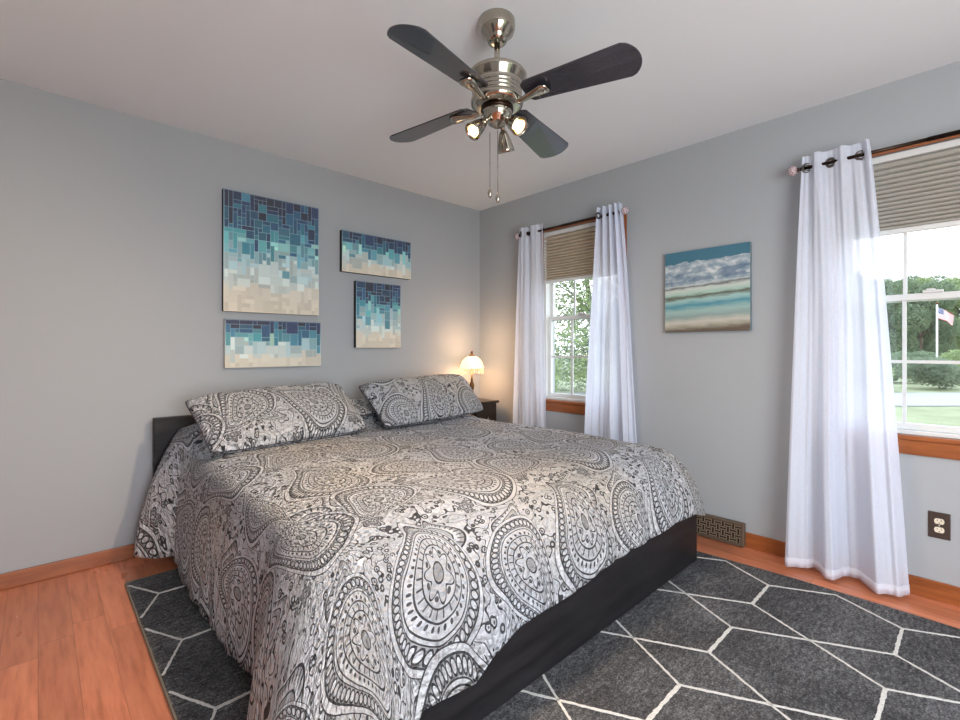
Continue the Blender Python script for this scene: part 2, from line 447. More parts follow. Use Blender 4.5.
window('added_rear_window', W3[1]-W3[0], 0, W3Z[0], W3Z[1], (sum(W3)/2, YF, 0), -PI/2, 4)  # added window behind the camera, out of view, for its daylight

# ================================================================== pleated shades
def shade(label, yc, w, ztop, zbot, mat, n=15):
    t = empty('cellular_shade', (XR, yc, ztop)); tag(t, label, 'window shade', 'pleated window shades')
    h = w/2-.004
    g = MB(); g.box((-.0, -h, -.034), (.030, h, -.001)); g.build('headrail', M_vinyl, t, bevel=.004)
    P = []; H = ztop-zbot-.034-.022
    m = n*8
    for i in range(m+1):
        q = i/m; zz = -.034-H*(q**.85)          # rounded cells with creases between, bunched towards the bottom rail
        P.append([(.018*(1-abs(math.sin(PI*q*n))**.6), lerp(-h, h, j), zz) for j in (0, 1)])
    g = MB()
    v = [p for r_ in P for p in r_]; v += [(.026, p[1], p[2]) for p in v]; k = 2*(m+1)
    f = [(2*i, 2*i+1, 2*i+3, 2*i+2) for i in range(m)]+[(k+2*i+2, k+2*i+3, k+2*i+1, k+2*i) for i in range(m)]
    f += [(2*i, 2*i+2, k+2*i+2, k+2*i) for i in range(m)]+[(2*i+3, 2*i+1, k+2*i+1, k+2*i+3) for i in range(m)]
    g.add(v, f); g.build('pleated_cloth', mat, t)
    g = MB(); g.box((.0, -h, -(ztop-zbot)), (.028, h, -(ztop-zbot)+.024)); g.build('bottom_rail', M_vinyl, t, bevel=.005)
shade('beige pleated shade half raised in the narrow far window above the bed corner', sum(W1)/2, W1[1]-W1[0], 2.096, 1.682, M_shade1)
shade('grey pleated shade half raised in the right-hand window at the frame edge', sum(W2)/2, W2[1]-W2[0], 2.096, 1.705, M_shade2)

# ================================================================== curtain rods and curtains
RX, RZ_ = 2.9, 2.088
def rod(label, ya, yb):
    t = empty('curtain_rod', (RX, (ya+yb)/2, RZ_)); tag(t, label, 'curtain rod', 'curtain rods'); h = (yb-ya)/2
    g = MB(); g.tube([(0,-h,0),(0,h*.1,0)], .0105, 14); g.tube([(0,h*.1,0),(0,h,0)], .0085, 14); g.build('rod', M_bronze, t)
    for s_ in (-1, 1):
        prof = [(0,-.004),(.009,-.004),(.011,0),(.007,.008),(.012,.012),(.012,.016),(.007,.02)]
        Mx = Matrix.Translation((0, s_*h, 0)) @ Matrix.Rotation(-s_*PI/2, 4, 'X')
        g = MB(); g.lathe(prof, 20, Mx); fi = g.build('finial', M_bronze, t)
        g = MB(); bp = [(.026*math.sin(PI*k/12), .040-.023*math.cos(PI*k/12)) for k in range(13)]; g.lathe(bp, 24, Mx); g.build('glass_ball', M_crack, fi)
        yy_ = s_*(h-.075)
        g = MB(); g.tube([(0,yy_,-.012),(.05,yy_,-.014),(XR-RX,yy_,-.014)], .005); g.lathe([(.022,0),(.022,.006),(.012,.010)], 20, Matrix.Translation((XR-RX, yy_, -.014)) @ Matrix.Rotation(-PI/2, 4, 'Y')); g.lathe([(.016,-.006),(.016,.006)], 16, Matrix.Translation((0,yy_,0)) @ Matrix.Rotation(PI/2, 4, 'X'))
        g.build('bracket', M_bronze, t)
    return t
rod('dark bronze curtain rod with crackled ball finials over the far window', 1.690, 2.590)
rod('dark bronze curtain rod running out of the frame over the right window', -.42, .638)

def curtain(label, top, bot, nf, ztop, amp, phase=0, seed=0, grom=(), bow=0):
    """top / bot: plan curves as (x, y) lists; folds run between them"""
    t = empty('curtain', (RX, (top[0][1]+top[-1][1])/2, .02)); tag(t, label, 'curtain', 'white sheer curtain panels')
    ox, oy = RX, (top[0][1]+top[-1][1])/2
    NS, NZ = 130, 46; zb = .018
    def pt(s_, q):
        tx, ty = spline(top, s_); bx, by = spline(bot, s_)
        e = q**.85
        x_ = lerp(tx-.006, bx, e); y_ = lerp(ty, by, e)
        a1 = math.sin(2*PI*nf*s_+phase)*.8+.32*math.sin(4*PI*nf*s_+phase*1.7+seed+1.2*q)
        tt = amp*a1*(1-.55*e)
        fine = (.007*math.sin(2*PI*(nf*2.3)*s_+seed+2*q)+.004*math.sin(2*PI*(nf*4.6)*s_+seed*2-1.5*q))*(.35+.65*e)+.005*mnoise.noise(Vector((s_*9, q*2.5, seed)))
        return Vector((x_+tt+fine-ox, y_+.004*math.sin(9*q+seed)*math.sin(PI*s_)-oy, lerp(ztop, zb, q)-.02))
    P = [[pt(i/NS, j/NZ) for i in range(NS+1)] for j in range(NZ+1)]
    cut = NZ-1
    o = grid_obj('cloth', P[:cut+1], M_sheer, t)
    grid_obj('hem', P[cut:], M_hem, t, solid=.002)
    for s_ in grom:
        c = pt(s_, (ztop-RZ_)/(ztop-zb)); d = (pt(s_+.02, .02)-pt(s_-.02, .02)).normalized(); nrm = d.cross(Vector((0,0,1)))
        nrm = (nrm+Vector((0, 0, 0))).normalized()
        Mx = Matrix.Translation(c) @ nrm.to_track_quat('Z', 'Y').to_matrix().to_4x4()
        g = MB(); ring = []
        g.lathe([(.014,-.004),(.022,-.006),(.026,0),(.022,.006),(.014,.004),(.012,0),(.014,-.004)], 24, Mx, close=False)
        g.build('grommet', M_grom, t)
    return t
curtain('white sheer grommet curtain beside the right-hand window, hem swinging over the rug edge',
        [(2.9,.632),(2.9,.55),(2.9,.45),(2.9,.362)],
        [(2.845,.700),(2.87,.635),(2.93,.585),(2.825,.505),(2.905,.475),(2.96,.43),(2.84,.335),(2.87,.27),(2.925,.222)],
        3, 2.15, .019, -.5, 1.3, (.11, .46, .84))
curtain('white sheer curtain left of the far window, nearest the lit lamp',
        [(2.9,2.605),(2.9,2.5),(2.9,2.355)], [(2.87,2.68),(2.92,2.6),(2.86,2.52),(2.92,2.44),(2.87,2.38),(2.9,2.31)],
        2.5, 2.14, .024, .6, 4.1, (.2, .52, .88))
curtain('white sheer curtain right of the far window beside the oak casing',
        [(2.9,1.855),(2.9,1.76),(2.9,1.675)], [(2.89,2.0),(2.84,1.92),(2.93,1.84),(2.85,1.75),(2.93,1.67),(2.87,1.60),(2.92,1.53)],
        4.5, 2.145, .034, 1.2, 2.2, (.15, .5, .88))

# ================================================================== bed
bed = empty('bed_frame', (1.53, 2.1, .012)); tag(bed, 'low black-brown wooden king bed frame with plain panel headboard', 'bed')
BX0, BX1, BY0 = .545, 2.588, 1.045
def lb(g, a, b_): g.box((a[0]-1.53, a[1]-2.1, a[2]-.012), (b_[0]-1.53, b_[1]-2.1, b_[2]-.012))
g = MB(); lb(g, (.465, 3.118, .012), (2.60, 3.165, .765)); g.build('headboard', M_black, bed, bevel=.003)
g = MB(); lb(g, (BX0, BY0, .012), (BX1, BY0+.03, .30)); g.build('foot_rail', M_black, bed, bevel=.002)
g = MB(); lb(g, (BX1-.03, BY0+.031, .012), (BX1, 3.117, .30)); g.build('side_rail', M_black, bed, bevel=.002)
g = MB(); lb(g, (BX0, BY0+.031, .012), (BX0+.03, 3.117, .30)); g.build('side_rail', M_black, bed, bevel=.002)
g = MB()
for k in range(12): lb(g, (BX0+.031, 1.13+k*.16, .235), (BX1-.031, 1.21+k*.16, .255))
g.build('slats', M_blacks, bed)
g = MB(); lb(g, (1.5, BY0+.031, .012), (1.56, 3.117, .234)); g.build('center_beam', M_blacks, bed)
g = MB(); g.box((.60, 1.12, .257), (2.545, 3.09, .585)); tag(g.build('mattress', M_matt, bevel=.05, seg=4), 'mattress lying on the bed slats under the paisley quilt', 'mattress')

# quilt: top sheet + skirt around a rounded rectangle
QX0, QX1, QY0, QY1 = .60, 2.545, 1.17, 3.10
def topz(x, y):
    z_ = .628+.010*mnoise.noise(Vector((x*2.2, y*2.2, 0)))+.004*mnoise.noise(Vector((x*7, y*7, 3)))
    hump = .075*sm(2.70, 2.92, y)*sm(2.66, 2.40, x)
    z_ += hump+.035*sm(2.80, 2.93, y)*sm(.85, .62, x)
    ed = min(x-QX0, QX1-x, y-QY0)
    z_ -= .030*(1-sm(0, .16, ed))**2
    return z_
# perimeter: head-right -> foot-right -> foot-left -> head-left
per = []
def arc(cx, cy, r, a0, a1, n):
    for k in range(n+1): a = lerp(a0, a1, k/n); per.append(((cx+r*math.cos(a), cy+r*math.sin(a)), (math.cos(a), math.sin(a))))
RC = .13
for k in range(60): per.append(((QX1, lerp(QY1, QY0+RC, k/60)), (1, 0)))
arc(QX1-RC, QY0+RC, RC, 0, -PI/2, 16)
for k in range(1, 90): per.append(((lerp(QX1-RC, QX0+RC, k/90), QY0), (0, -1)))
arc(QX0+RC, QY0+RC, RC, -PI/2, -PI, 18)
for k in range(1, 111): per.append(((QX0, lerp(QY0+RC, QY1, k/110)), (-1, 0)))
# hem targets keyed by perimeter index (fractional lengths)
hemR = [(3.10,(2.63,3.10,.34)),(2.6,(2.635,2.6,.33)),(2.1,(2.63,2.1,.34)),(1.7,(2.63,1.66,.33)),(1.45,(2.625,1.38,.33)),(1.30,(2.615,1.18,.32))]
hemF = [(2.53,(2.60,1.03,.265)),(2.42,(2.42,.995,.315)),(2.2,(2.20,1.0,.318)),(1.95,(1.93,1.0,.314)),(1.69,(1.68,1.0,.310)),(1.41,(1.40,.995,.284)),(1.266,(1.25,1.01,.272)),(1.1,(1.08,1.005,.262)),(1.0,(.98,.995,.242)),(.93,(.90,.985,.198)),(.82,(.79,1.0,.208)),(.73,(.70,1.0,.205))]
hemL = [(1.30,(.355,1.10,.03)),(1.42,(.40,1.33,.045)),(1.52,(.465,1.48,.06)),(1.60,(.508,1.60,.10)),(1.72,(.508,1.73,.07)),(1.85,(.502,1.85,.057)),(2.05,(.507,2.05,.05)),(2.3,(.500,2.3,.055)),(2.55,(.503,2.55,.05)),(2.75,(.51,2.76,.07)),(2.84,(.51,2.84,.085)),(2.90,(.45,2.88,.08)),(2.98,(.365,2.97,.08)),(3.04,(.375,3.04,.09)),(3.10,(.43,3.09,.12))]
def key(tab, q):
    ks = [a for a, _ in tab]; d = -1 if ks[0] > ks[-1] else 1
    if (q-ks[0])*d <= 0: return Vector(tab[0][1])
    for (a, p), (b_, r_) in zip(tab, tab[1:]):
        if (q-a)*d >= 0 and (b_-q)*d >= 0:
            u_ = (q-a)/(b_-a); u_ = u_*u_*(3-2*u_)*.5+u_*.5
            return Vector(p).lerp(Vector(r_), u_)
    return Vector(tab[-1][1])
n_ = len(per); skirt = []; suv = []; NR = 30
i0, i1, i2, i3 = 60, 76, 165, 184
for i, ((bx, by), (nx, ny)) in enumerate(per):
    if i < i0: H = key(hemR, by)
    elif i <= i1:
        u_ = (i-i0)/(i1-i0); p = hemR[-1][1]; c_ = (2.60,1.02,.262); e_ = (2.42,.995,.315)
        H = Vector(spline([hemR[-2][1], p, c_, e_], (1+2*u_)/3))
    elif i < i2: H = key(hemF, min(bx, 2.42) if bx > 2.42 else bx)
    elif i < i3:
        u_ = (i-i2)/(i3-i2); H = Vector(spline([(.70,.99,.185),(.52,.90,.06),(.37,.95,.03),(.355,1.10,.03)], u_))
    else: H = key(hemL, by)
    B = Vector((bx, by, topz(bx, by))); nn = Vector((nx, ny, 0)); hgt = B.z-H.z
    row = []; ur = []
    rn = len(per)
    for j in range(NR+1):
        t = j/NR
        P1 = B+nn*.055; P1.z = B.z-.012; P2 = Vector((H.x, H.y, H.z+hgt*.62)); P2 -= nn*(.015+.03*(i >= i3)*sm(2.8, 3.0, by))
        p = B*(1-t)**3+P1*3*t*(1-t)**2+P2*3*t*t*(1-t)+H*t**3
        ripple = .009*math.sin(i*.33+1.3*math.sin(i*.11))*t+.006*mnoise.noise(Vector((i*.09, t*2, 5)))*sm(0, .2, t)
        if i < 60: ripple *= .5
        p = p+nn*(abs(ripple)+.002*t)
        if p.z < .016: p.z = .016
        row.append(p); ur.append((bx+nx*t*(hgt+.05)+.05*(H.x-bx)*t*abs(ny), by+ny*t*(hgt+.05)+.3*(H.y-by)*t*abs(nx)))
    skirt.append(row); suv.append(ur)
# top: concentric rows from the perimeter to a spine so it shares the perimeter exactly
cxs, cys = (QX0+QX1)/2, (QY0+QY1)/2
NT_ = 60
verts = []; uvs = []; faces = []
per2 = [p for p, _ in per]+[((lerp(QX0, QX1, k/80)), QY1) for k in range(1, 80)]
allv = []; alluv = []; nn2 = len(per2); ctr = (1.57, 2.15)
for a in range(NT_):                       # rings growing from the middle to the edge
    t = (a+1)/NT_
    for p in per2:
        x_ = lerp(ctr[0], p[0], t); y_ = lerp(ctr[1], p[1], t)
        allv.append((x_, y_, topz(x_, y_))); alluv.append((x_, y_))
fs = []
for a in range(NT_-1):
    for k in range(nn2):
        k2 = (k+1) % nn2; fs.append((a*nn2+k2, a*nn2+k, (a+1)*nn2+k, (a+1)*nn2+k2))
allv.append((ctr[0], ctr[1], topz(*ctr))); alluv.append(ctr); cv = len(allv)-1
for k in range(nn2): fs.append((cv, k, (k+1) % nn2))
base = len(allv); off_edge = (NT_-1)*nn2
for j in range(1, NR+1):
    for i in range(n_):
        allv.append(tuple(skirt[i][j])); alluv.append(suv[i][j])
def sv(i, j): return off_edge+i if j == 0 else base+(j-1)*n_+i
for i in range(n_-1):
    for j in range(NR): fs.append((sv(i+1, j), sv(i, j), sv(i, j+1), sv(i+1, j+1)))
me = bpy.data.meshes.new('quilt'); me.from_pydata(allv, [], fs)
ul = me.uv_layers.new(name='UVMap'); d_ = []
for p in me.polygons:
    for vi in p.vertices: d_ += alluv[vi]
ul.data.foreach_set('uv', d_); me.materials.append(M_pais); me.polygons.foreach_set('use_smooth', [True]*len(fs)); me.validate(); me.update()
q_ = bpy.data.objects.new('quilt', me); COL.objects.link(q_)
s_ = q_.modifiers.new('thick', 'SOLIDIFY'); s_.thickness = .010; s_.offset = 1
tag(q_, 'black and white paisley quilt spread over the bed, hanging to the rug', 'quilt')

# pillows
def pillow(label, bl, br, tl, tr, th, uv0, front=1.0, back=.8):
    c = [Vector(p) for p in (bl, br, tl, tr)]; cen = (c[0]+c[1]+c[2]+c[3])/4
    nrm = (c[1]-c[0]).cross(c[2]-c[0]).normalized()
    W = (c[1]-c[0]).length; H = (c[2]-c[0]).length
    n, m = 56, 34; V = []; U = []; f = []
    for side in (1, -1):
        for j in range(m+1):
            for i in range(n+1):
                u, v = -1+2*i/n, -1+2*j/m
                pin_u = 1-.03*(1-v*v)*abs(u)**3-.035*abs(u*v)**7; pin_v = 1-.03*(1-u*u)*abs(v)**3-.09*abs(u*v)**7
                uu, vv = u*pin_u, v*pin_v
                p = c[0].lerp(c[1], (uu+1)/2).lerp(c[2].lerp(c[3], (uu+1)/2), (vv+1)/2)
                k = max(0, (1-abs(u)**3.2)*(1-abs(v)**2.6))**.50
                wr = .012*mnoise.noise(Vector((u*3+uv0[0], v*2.2, side*3)))+.006*mnoise.noise(Vector((u*8, v*6+uv0[1], 1)))
                h_ = (th*k*(front if side > 0 else back)+wr*k)
                V.append(p+nrm*side*h_-cen); U.append((uv0[0]+u*W/2, uv0[1]+v*H/2))
    o_ = (n+1)*(m+1)
    for s in (0, 1):
        for j in range(m):
            for i in range(n):
                a = s*o_+j*(n+1)+i; q = (a, a+1, a+n+2, a+n+1); f.append(q if s == 0 else q[::-1])
    me = bpy.data.meshes.new('pillow_sham'); me.from_pydata([tuple(p) for p in V], [], f)
    ul = me.uv_layers.new(name='UVMap'); d = []
    for p in me.polygons:
        for vi in p.vertices: d += U[vi]
    ul.data.foreach_set('uv', d); me.materials.append(M_pais); me.polygons.foreach_set('use_smooth', [True]*len(f))
    import bmesh as _b
    bm = _b.new(); bm.from_mesh(me); _b.ops.remove_doubles(bm, verts=bm.verts, dist=.0006); bm.to_mesh(me); bm.free()
    t = bpy.data.objects.new('pillow', me); COL.objects.link(t); t.location = cen
    tag(t, label, 'pillow', 'paisley pillows on the bed')
    g = MB(); loop = []
    for i in range(60): loop.append((-1+2*i/60, -1))
    for i in range(36): loop.append((1, -1+2*i/36))
    for i in range(60): loop.append((1-2*i/60, 1))
    for i in range(37): loop.append((-1, 1-2*i/36))
    pts = []
    for u, v in loop:
        uu, vv = u*(1-.03*(1-v*v)-.035*abs(u*v)**7), v*(1-.03*(1-u*u)-.09*abs(u*v)**7)
        pts.append(c[0].lerp(c[1], (uu+1)/2).lerp(c[2].lerp(c[3], (uu+1)/2), (vv+1)/2)-cen)
    g.tube(pts, .0032, 6); g.build('piping', M_pip, t)
    return t
M_pip = speck('charcoal_piping', srgb(60, 58, 66), .85)
pillow('paisley pillow sham leaning at the left of the bed, under the large mosaic canvas', (.60,2.52,.642), (1.50,2.60,.648), (.548,2.86,.885), (1.44,2.88,.922), .105, (.40,.60))
pillow('paisley pillow sham leaning at the right of the bed, in front of the lamp', (1.60,2.57,.645), (2.60,2.70,.655), (1.555,2.87,.91), (2.50,2.885,.945), .10, (1.55,1.05))
pillow('dark shaded paisley pillow lying behind, seen in the gap between the two shams', (1.34,2.80,.712), (2.16,2.80,.712), (1.32,3.05,.785), (2.14,3.05,.785), .07, (2.55,.75), .55, .3)

# ================================================================== rug
RX0, RX1, RYa, RYb, RZt = .312, 2.728, -.22, 2.85, .010
def wig(y): return .012*math.sin(y*2.3+.6)-.02*sm(.6, 1.2, y)
g = MB()
NY = 60
L = [(RX0, lerp(RYa, RYb, k/NY)) for k in range(NY+1)]; Rr = [(RX1+wig(lerp(RYa, RYb, k/NY)), lerp(RYa, RYb, k/NY)) for k in range(NY+1)]
out = L[::-1]+Rr
v = [(x_, y_, 0.0005) for x_, y_ in out]+[(x_, y_, RZt) for x_, y_ in out]; n = len(out)
g.add(v, [(k, (k+1) % n, n+(k+1) % n, n+k) for k in range(n)]+[tuple(range(n, 2*n))], 0)
g.box((RX0-.006, RYa, .0005), (RX0, RYb, RZt+.001), 2); g.box((RX0, RYb, .0005), (RX1-.03, RYb+.006, RZt+.001), 2)
pairs = [(.41,.62),(.875,1.105),(1.355,1.585),(1.836,2.069),(2.327,2.566),(2.818,3.05)]
ys = [.217+.481*k for k in range(-1, 6)]
def rib(p, q, w=.0085):
    p, q = Vector((*p, 0)), Vector((*q, 0)); L_ = (q-p).length; d = (q-p)/L_; nr = Vector((-d.y, d.x, 0)); n = max(2, int(L_/.012)); v = []
    for k in range(n+1):
        c = p+d*L_*k/n; a = w*.5*(1+.25*random.uniform(-1, 1)); j = .0012*random.uniform(-1, 1)
        if c.x < RX0+.003 or c.x > 2.70 or c.y < RYa or c.y > RYb-.002: v.append(None); continue
        v.append((c+nr*(a+j), c-nr*(a-j)))
    for a, b_ in zip(v, v[1:]):
        if a is None or b_ is None: continue
        zt = RZt+.0018; w4 = [a[0], a[1], b_[1], b_[0]]
        vv = [(p_.x, p_.y, RZt-.002) for p_ in w4]+[(p_.x, p_.y, zt) for p_ in w4]
        g.add(vv, [(4,5,6,7),(0,1,5,4),(1,2,6,5),(2,3,7,6),(3,0,4,7)], 1)
for yk in ys+[ys[-1]+.481]:
    for (a, b_) in pairs: rib((a, yk), (b_, yk), .0125)
allp = [(-.055,.17)]+pairs
for (a, b_), (c, d) in zip(allp, allp[1:]):
    for yk in ys:
        rib((b_, yk), (c, yk+.481)); rib((b_, yk+.481), (c, yk))
rug = g.build('area_rug', [M_rug, M_rugw, M_rugb]); tag(rug, 'charcoal area rug with white lattice lines under the bed', 'rug')

# ================================================================== nightstand and lamp
NX0, NX1, NY0, NY1, NZ_ = 2.675, 2.935, 2.90, 3.18, .70
ns = empty('nightstand', ((NX0+NX1)/2, (NY0+NY1)/2, 0)); tag(ns, 'small black nightstand in the corner behind the right pillow, under the lamp', 'nightstand')
cx, cy = ns.location.x, ns.location.y
def nb(name, a, b_, mat=None, par=None, bev=.002):
    g = MB(); g.box((a[0]-cx, a[1]-cy, a[2]), (b_[0]-cx, b_[1]-cy, b_[2])); return g.build(name, mat or M_blacks, par or ns, bevel=bev)
nb('top', (NX0-.008, NY0-.012, NZ_-.02), (NX1+.012, NY1, NZ_), bev=.004)
nb('body', (NX0, NY0+.016, .12), (NX1, NY1-.005, NZ_-.021))
for x_ in (NX0, NX1-.03):
    for y_ in (NY0+.016, NY1-.035): nb('leg', (x_, y_, 0), (x_+.03, y_+.03, .12))
for z0_, z1_ in ((.44, .67), (.14, .425)):
    dr = nb('drawer', (NX0+.012, NY0, z0_), (NX1-.012, NY0+.0155, z1_))
    g = MB(); g.lathe([(.006,0),(.006,.012),(.012,.016),(.010,.024),(0,.026)], 16, Matrix.Translation((0, NY0-cy, (z0_+z1_)/2)) @ Matrix.Rotation(PI/2, 4, 'X')); g.build('knob', M_nick, dr)

LX, LY = 2.742, 3.02
lamp = empty('table_lamp', (LX, LY, NZ_)); tag(lamp, 'lit brass table lamp with frosted dome shade and bead fringe in the corner', 'lamp')
g = MB(); g.lathe([(0,0),(.052,0),(.054,.006),(.045,.012),(.030,.018),(.016,.026),(.013,.04),(.018,.05),(.012,.058)], 28); g.build('base', M_brass, lamp)
g = MB(); g.lathe([(.008,.055),(.011,.08),(.019,.11),(.022,.13),(.017,.155),(.009,.175),(.0125,.185),(.007,.195),(.006,.30)], 24); g.build('stem', M_brass, lamp)
m, b = new_mat('lit_frosted_glass', srgb(250, 226, 180), .4, emis=srgb(255, 226, 166), es=1); M_lsh = m
lw_ = NT.nodes.new('ShaderNodeLayerWeight'); lw_.inputs[0].default_value = .35
tlz = noise(coords(), 25, 2); link(mixf(.85, 1.15, tlz), b.inputs['Emission Strength'])
dome = [(.103,.282),(.1035,.288),(.1,.305),(.090,.335),(.072,.362),(.048,.380),(.026,.388)]
g = MB(); g.lathe(dome+[(.024,.385),(.046,.376),(.069,.358),(.087,.332),(.097,.304),(.100,.286),(.103,.282)], 40, close=False); g.build('lamp_shade', M_lsh, lamp)
g = MB(); g.lathe([(.027,.386),(.027,.392),(.016,.398),(.010,.404),(.008,.412),(.012,.420),(.010,.428),(.004,.434),(0,.436)], 20); g.build('finial', M_brass, lamp)
m, b = new_mat('glass_beads', srgb(230, 205, 170), .15, spec=.7); M_bead = m; link(ramp(noise(coords(), 80), [(.3, srgb(200,160,110)), (.7, srgb(245,232,210))]), b.inputs['Base Color'])
g = MB()
for k in range(30):
    a = 2*PI*k/30; x_, y_ = .099*math.cos(a), .099*math.sin(a); ln = 6 if k % 2 else 5
    g.tube([(x_, y_, .284), (x_, y_, .284-ln*.0085)], .0006, 5)
    for q in range(ln):
        zc = .278-q*.0085; r_ = .0021 if q < ln-1 else .0036
        g.lathe([(0,-r_*1.2),(r_*.8,-r_*.6),(r_,0),(r_*.8,r_*.6),(0,r_*1.2)], 8, Matrix.Translation((x_, y_, zc)))
fr_ = g.build('bead_fringe', M_bead, lamp); fr_['kind'] = 'stuff'
m, b = new_mat('lit_bulb', (1,.9,.75,1), .4, emis=srgb(255, 214, 150), es=12); M_bulb = m; link(mixf(7, 10, noise(coords(), 20)), b.inputs['Emission Strength'])
g = MB(); g.lathe([(0,.300),(.012,.302),(.022,.318),(.024,.332),(.018,.350),(0,.358)], 20); g.build('bulb', M_bulb, lamp)
l = bpy.data.lights.new('lamp_light', 'POINT'); l.energy = 3.4; l.color = (1, .60, .33); l.shadow_soft_size = .06
o = bpy.data.objects.new('lamp_light', l); COL.objects.link(o); o.parent = lamp; o.location = (0, 0, .265)
l = bpy.data.lights.new('lamp_light', 'POINT'); l.energy = 3.6; l.color = (1, .60, .33); l.shadow_soft_size = .13
o = bpy.data.objects.new('lamp_light', l); COL.objects.link(o); o.parent = lamp; o.location = (-.02, -.06, .50)

# ================================================================== ceiling fan
FP = F*1.845+R*.067
fan = empty('ceiling_fan', (FP.x, FP.y, ZC)); tag(fan, 'nickel ceiling fan with four charcoal blades and three spotlight heads', 'ceiling fan')
def zz(z_): return z_-ZC
g = MB(); g.lathe([(0,0),(.068,0),(.071,-.006),(.071,-.034),(.064,-.052),(.046,-.068),(.041,-.078),(.034,-.09),(.020,-.092)], 48); g.build('canopy', M_nick, fan)
g = MB(); g.lathe([(.0115,-.085),(.0115,-.195)], 20); g.build('downrod', M_nick, fan)
g = MB(); P_ = [(.012,2.250),(.05,2.246),(.110,2.226),(.116,2.217),(.113,2.208),(.101,2.188),(.094,2.176),(.098,2.172),(.098,2.165),(.092,2.161),(.098,2.157),(.098,2.150),(.092,2.146),(.098,2.142),(.098,2.135),(.092,2.131),(.100,2.127),(.104,2.120),(.102,2.108),(.092,2.098),(.080,2.094),(.060,2.092)]
g.lathe([(r_, zz(z_)) for r_, z_ in P_], 56); g.build('motor_housing', M_nick, fan)
g = MB(); g.lathe([(r_, zz(z_)) for r_, z_ in [(.060,2.093),(.064,2.090),(.064,2.083),(.059,2.080)]], 48); g.build('trim_ring', M_bronze, fan)
g = MB(); g.lathe([(r_, zz(z_)) for r_, z_ in [(.059,2.082),(.060,2.076),(.056,2.062),(.045,2.046),(.037,2.038),(.034,2.032),(.022,2.028),(.016,2.020),(.006,2.016),(0,2.015)]], 48)
for a in (.3, 2.4, 4.5): g.lathe([(.005,0),(.005,.006),(.003,.009),(0,.009)], 12, Matrix.Translation((.054*math.cos(a), .054*math.sin(a), zz(2.062))) @ Matrix.Rotation(a, 4, 'Z') @ Matrix.Rotation(PI/2, 4, 'Y'))
g.build('switch_housing', M_nick, fan)
A0 = math.radians(55.3-43.2)
ol = []
prof = [(.122,.036),(.142,.054),(.30,.063),(.42,.071),(.508,.076)]
ol = [(x_, -y_) for x_, y_ in prof]
for k in range(1, 14): a = math.radians(lerp(-58, 58, k/14)); ol.append((.557-.0896+.0896*math.cos(a), .0896*math.sin(a)))
ol += [(x_, y_) for x_, y_ in prof[::-1]]
for k in range(4):
    a = A0+k*PI/2
    Mb = Matrix.Rotation(a, 4, 'Z')
    bl_ = bpy.data.objects.new('blade', None)
    g = MB(); Mp = Matrix.Translation((0, 0, zz(2.126))) @ Matrix.Rotation(math.radians(2.2), 4, 'Y') @ Matrix.Rotation(-math.radians(12.5), 4, 'X')
    g.prism(ol, -.0028, .0028, Mp)
    bo = g.build('blade', M_blade, fan, bevel=.0015); bo.rotation_euler = (0, 0, a)
    # iron: arm dropping from the motor then a rounded plate under the blade
    g = MB(); arm = [(.070,0,zz(2.112)),(.090,0,zz(2.100)),(.118,0,zz(2.098)),(.150,0,zz(2.105)),(.175,0,zz(2.107))]
    def ribbon(path, ws, th_):
        v = []; 
        for (x_, y_, z_), w_ in zip(path, ws): v += [(x_, -w_, z_-th_), (x_, -w_*.5, z_-th_*2.2), (x_, w_*.5, z_-th_*2.2), (x_, w_, z_-th_), (x_, w_, z_+th_*.2), (x_, -w_, z_+th_*.2)]
        n = len(path); f = []
        for i in range(n-1):
            for j in range(6): f.append((i*6+j, i*6+(j+1) % 6, (i+1)*6+(j+1) % 6, (i+1)*6+j))
        f += [tuple(range(6))[::-1], tuple((n-1)*6+j for j in range(6))]
        g.add(v, f, 0, True)
    ribbon(arm+[(.200,0,zz(2.108)),(.218,0,zz(2.107)),(.224,0,zz(2.107))], [.012,.012,.013,.018,.024,.031,.025,.010], .005)
    io = g.build('blade_iron', M_nick, fan); io.rotation_euler = (0, 0, a)
    g = MB()
    for x_, y_ in ((.178, -.012), (.178, .012), (.205, 0)): g.lathe([(.004,0),(.004,-.003),(.002,-.005),(0,-.005)], 10, Matrix.Translation((x_, y_, zz(2.098))))
    sc_o = g.build('screw', M_nick, io)
def Vw(a_deg): # direction at an angle in the camera's right/forward frame, in world coordinates
    a = math.radians(a_deg-43.2); return Vector((math.cos(a), math.sin(a), 0))
M_cup = metal('lamp_cup_inside', srgb(235, 225, 205), .3)
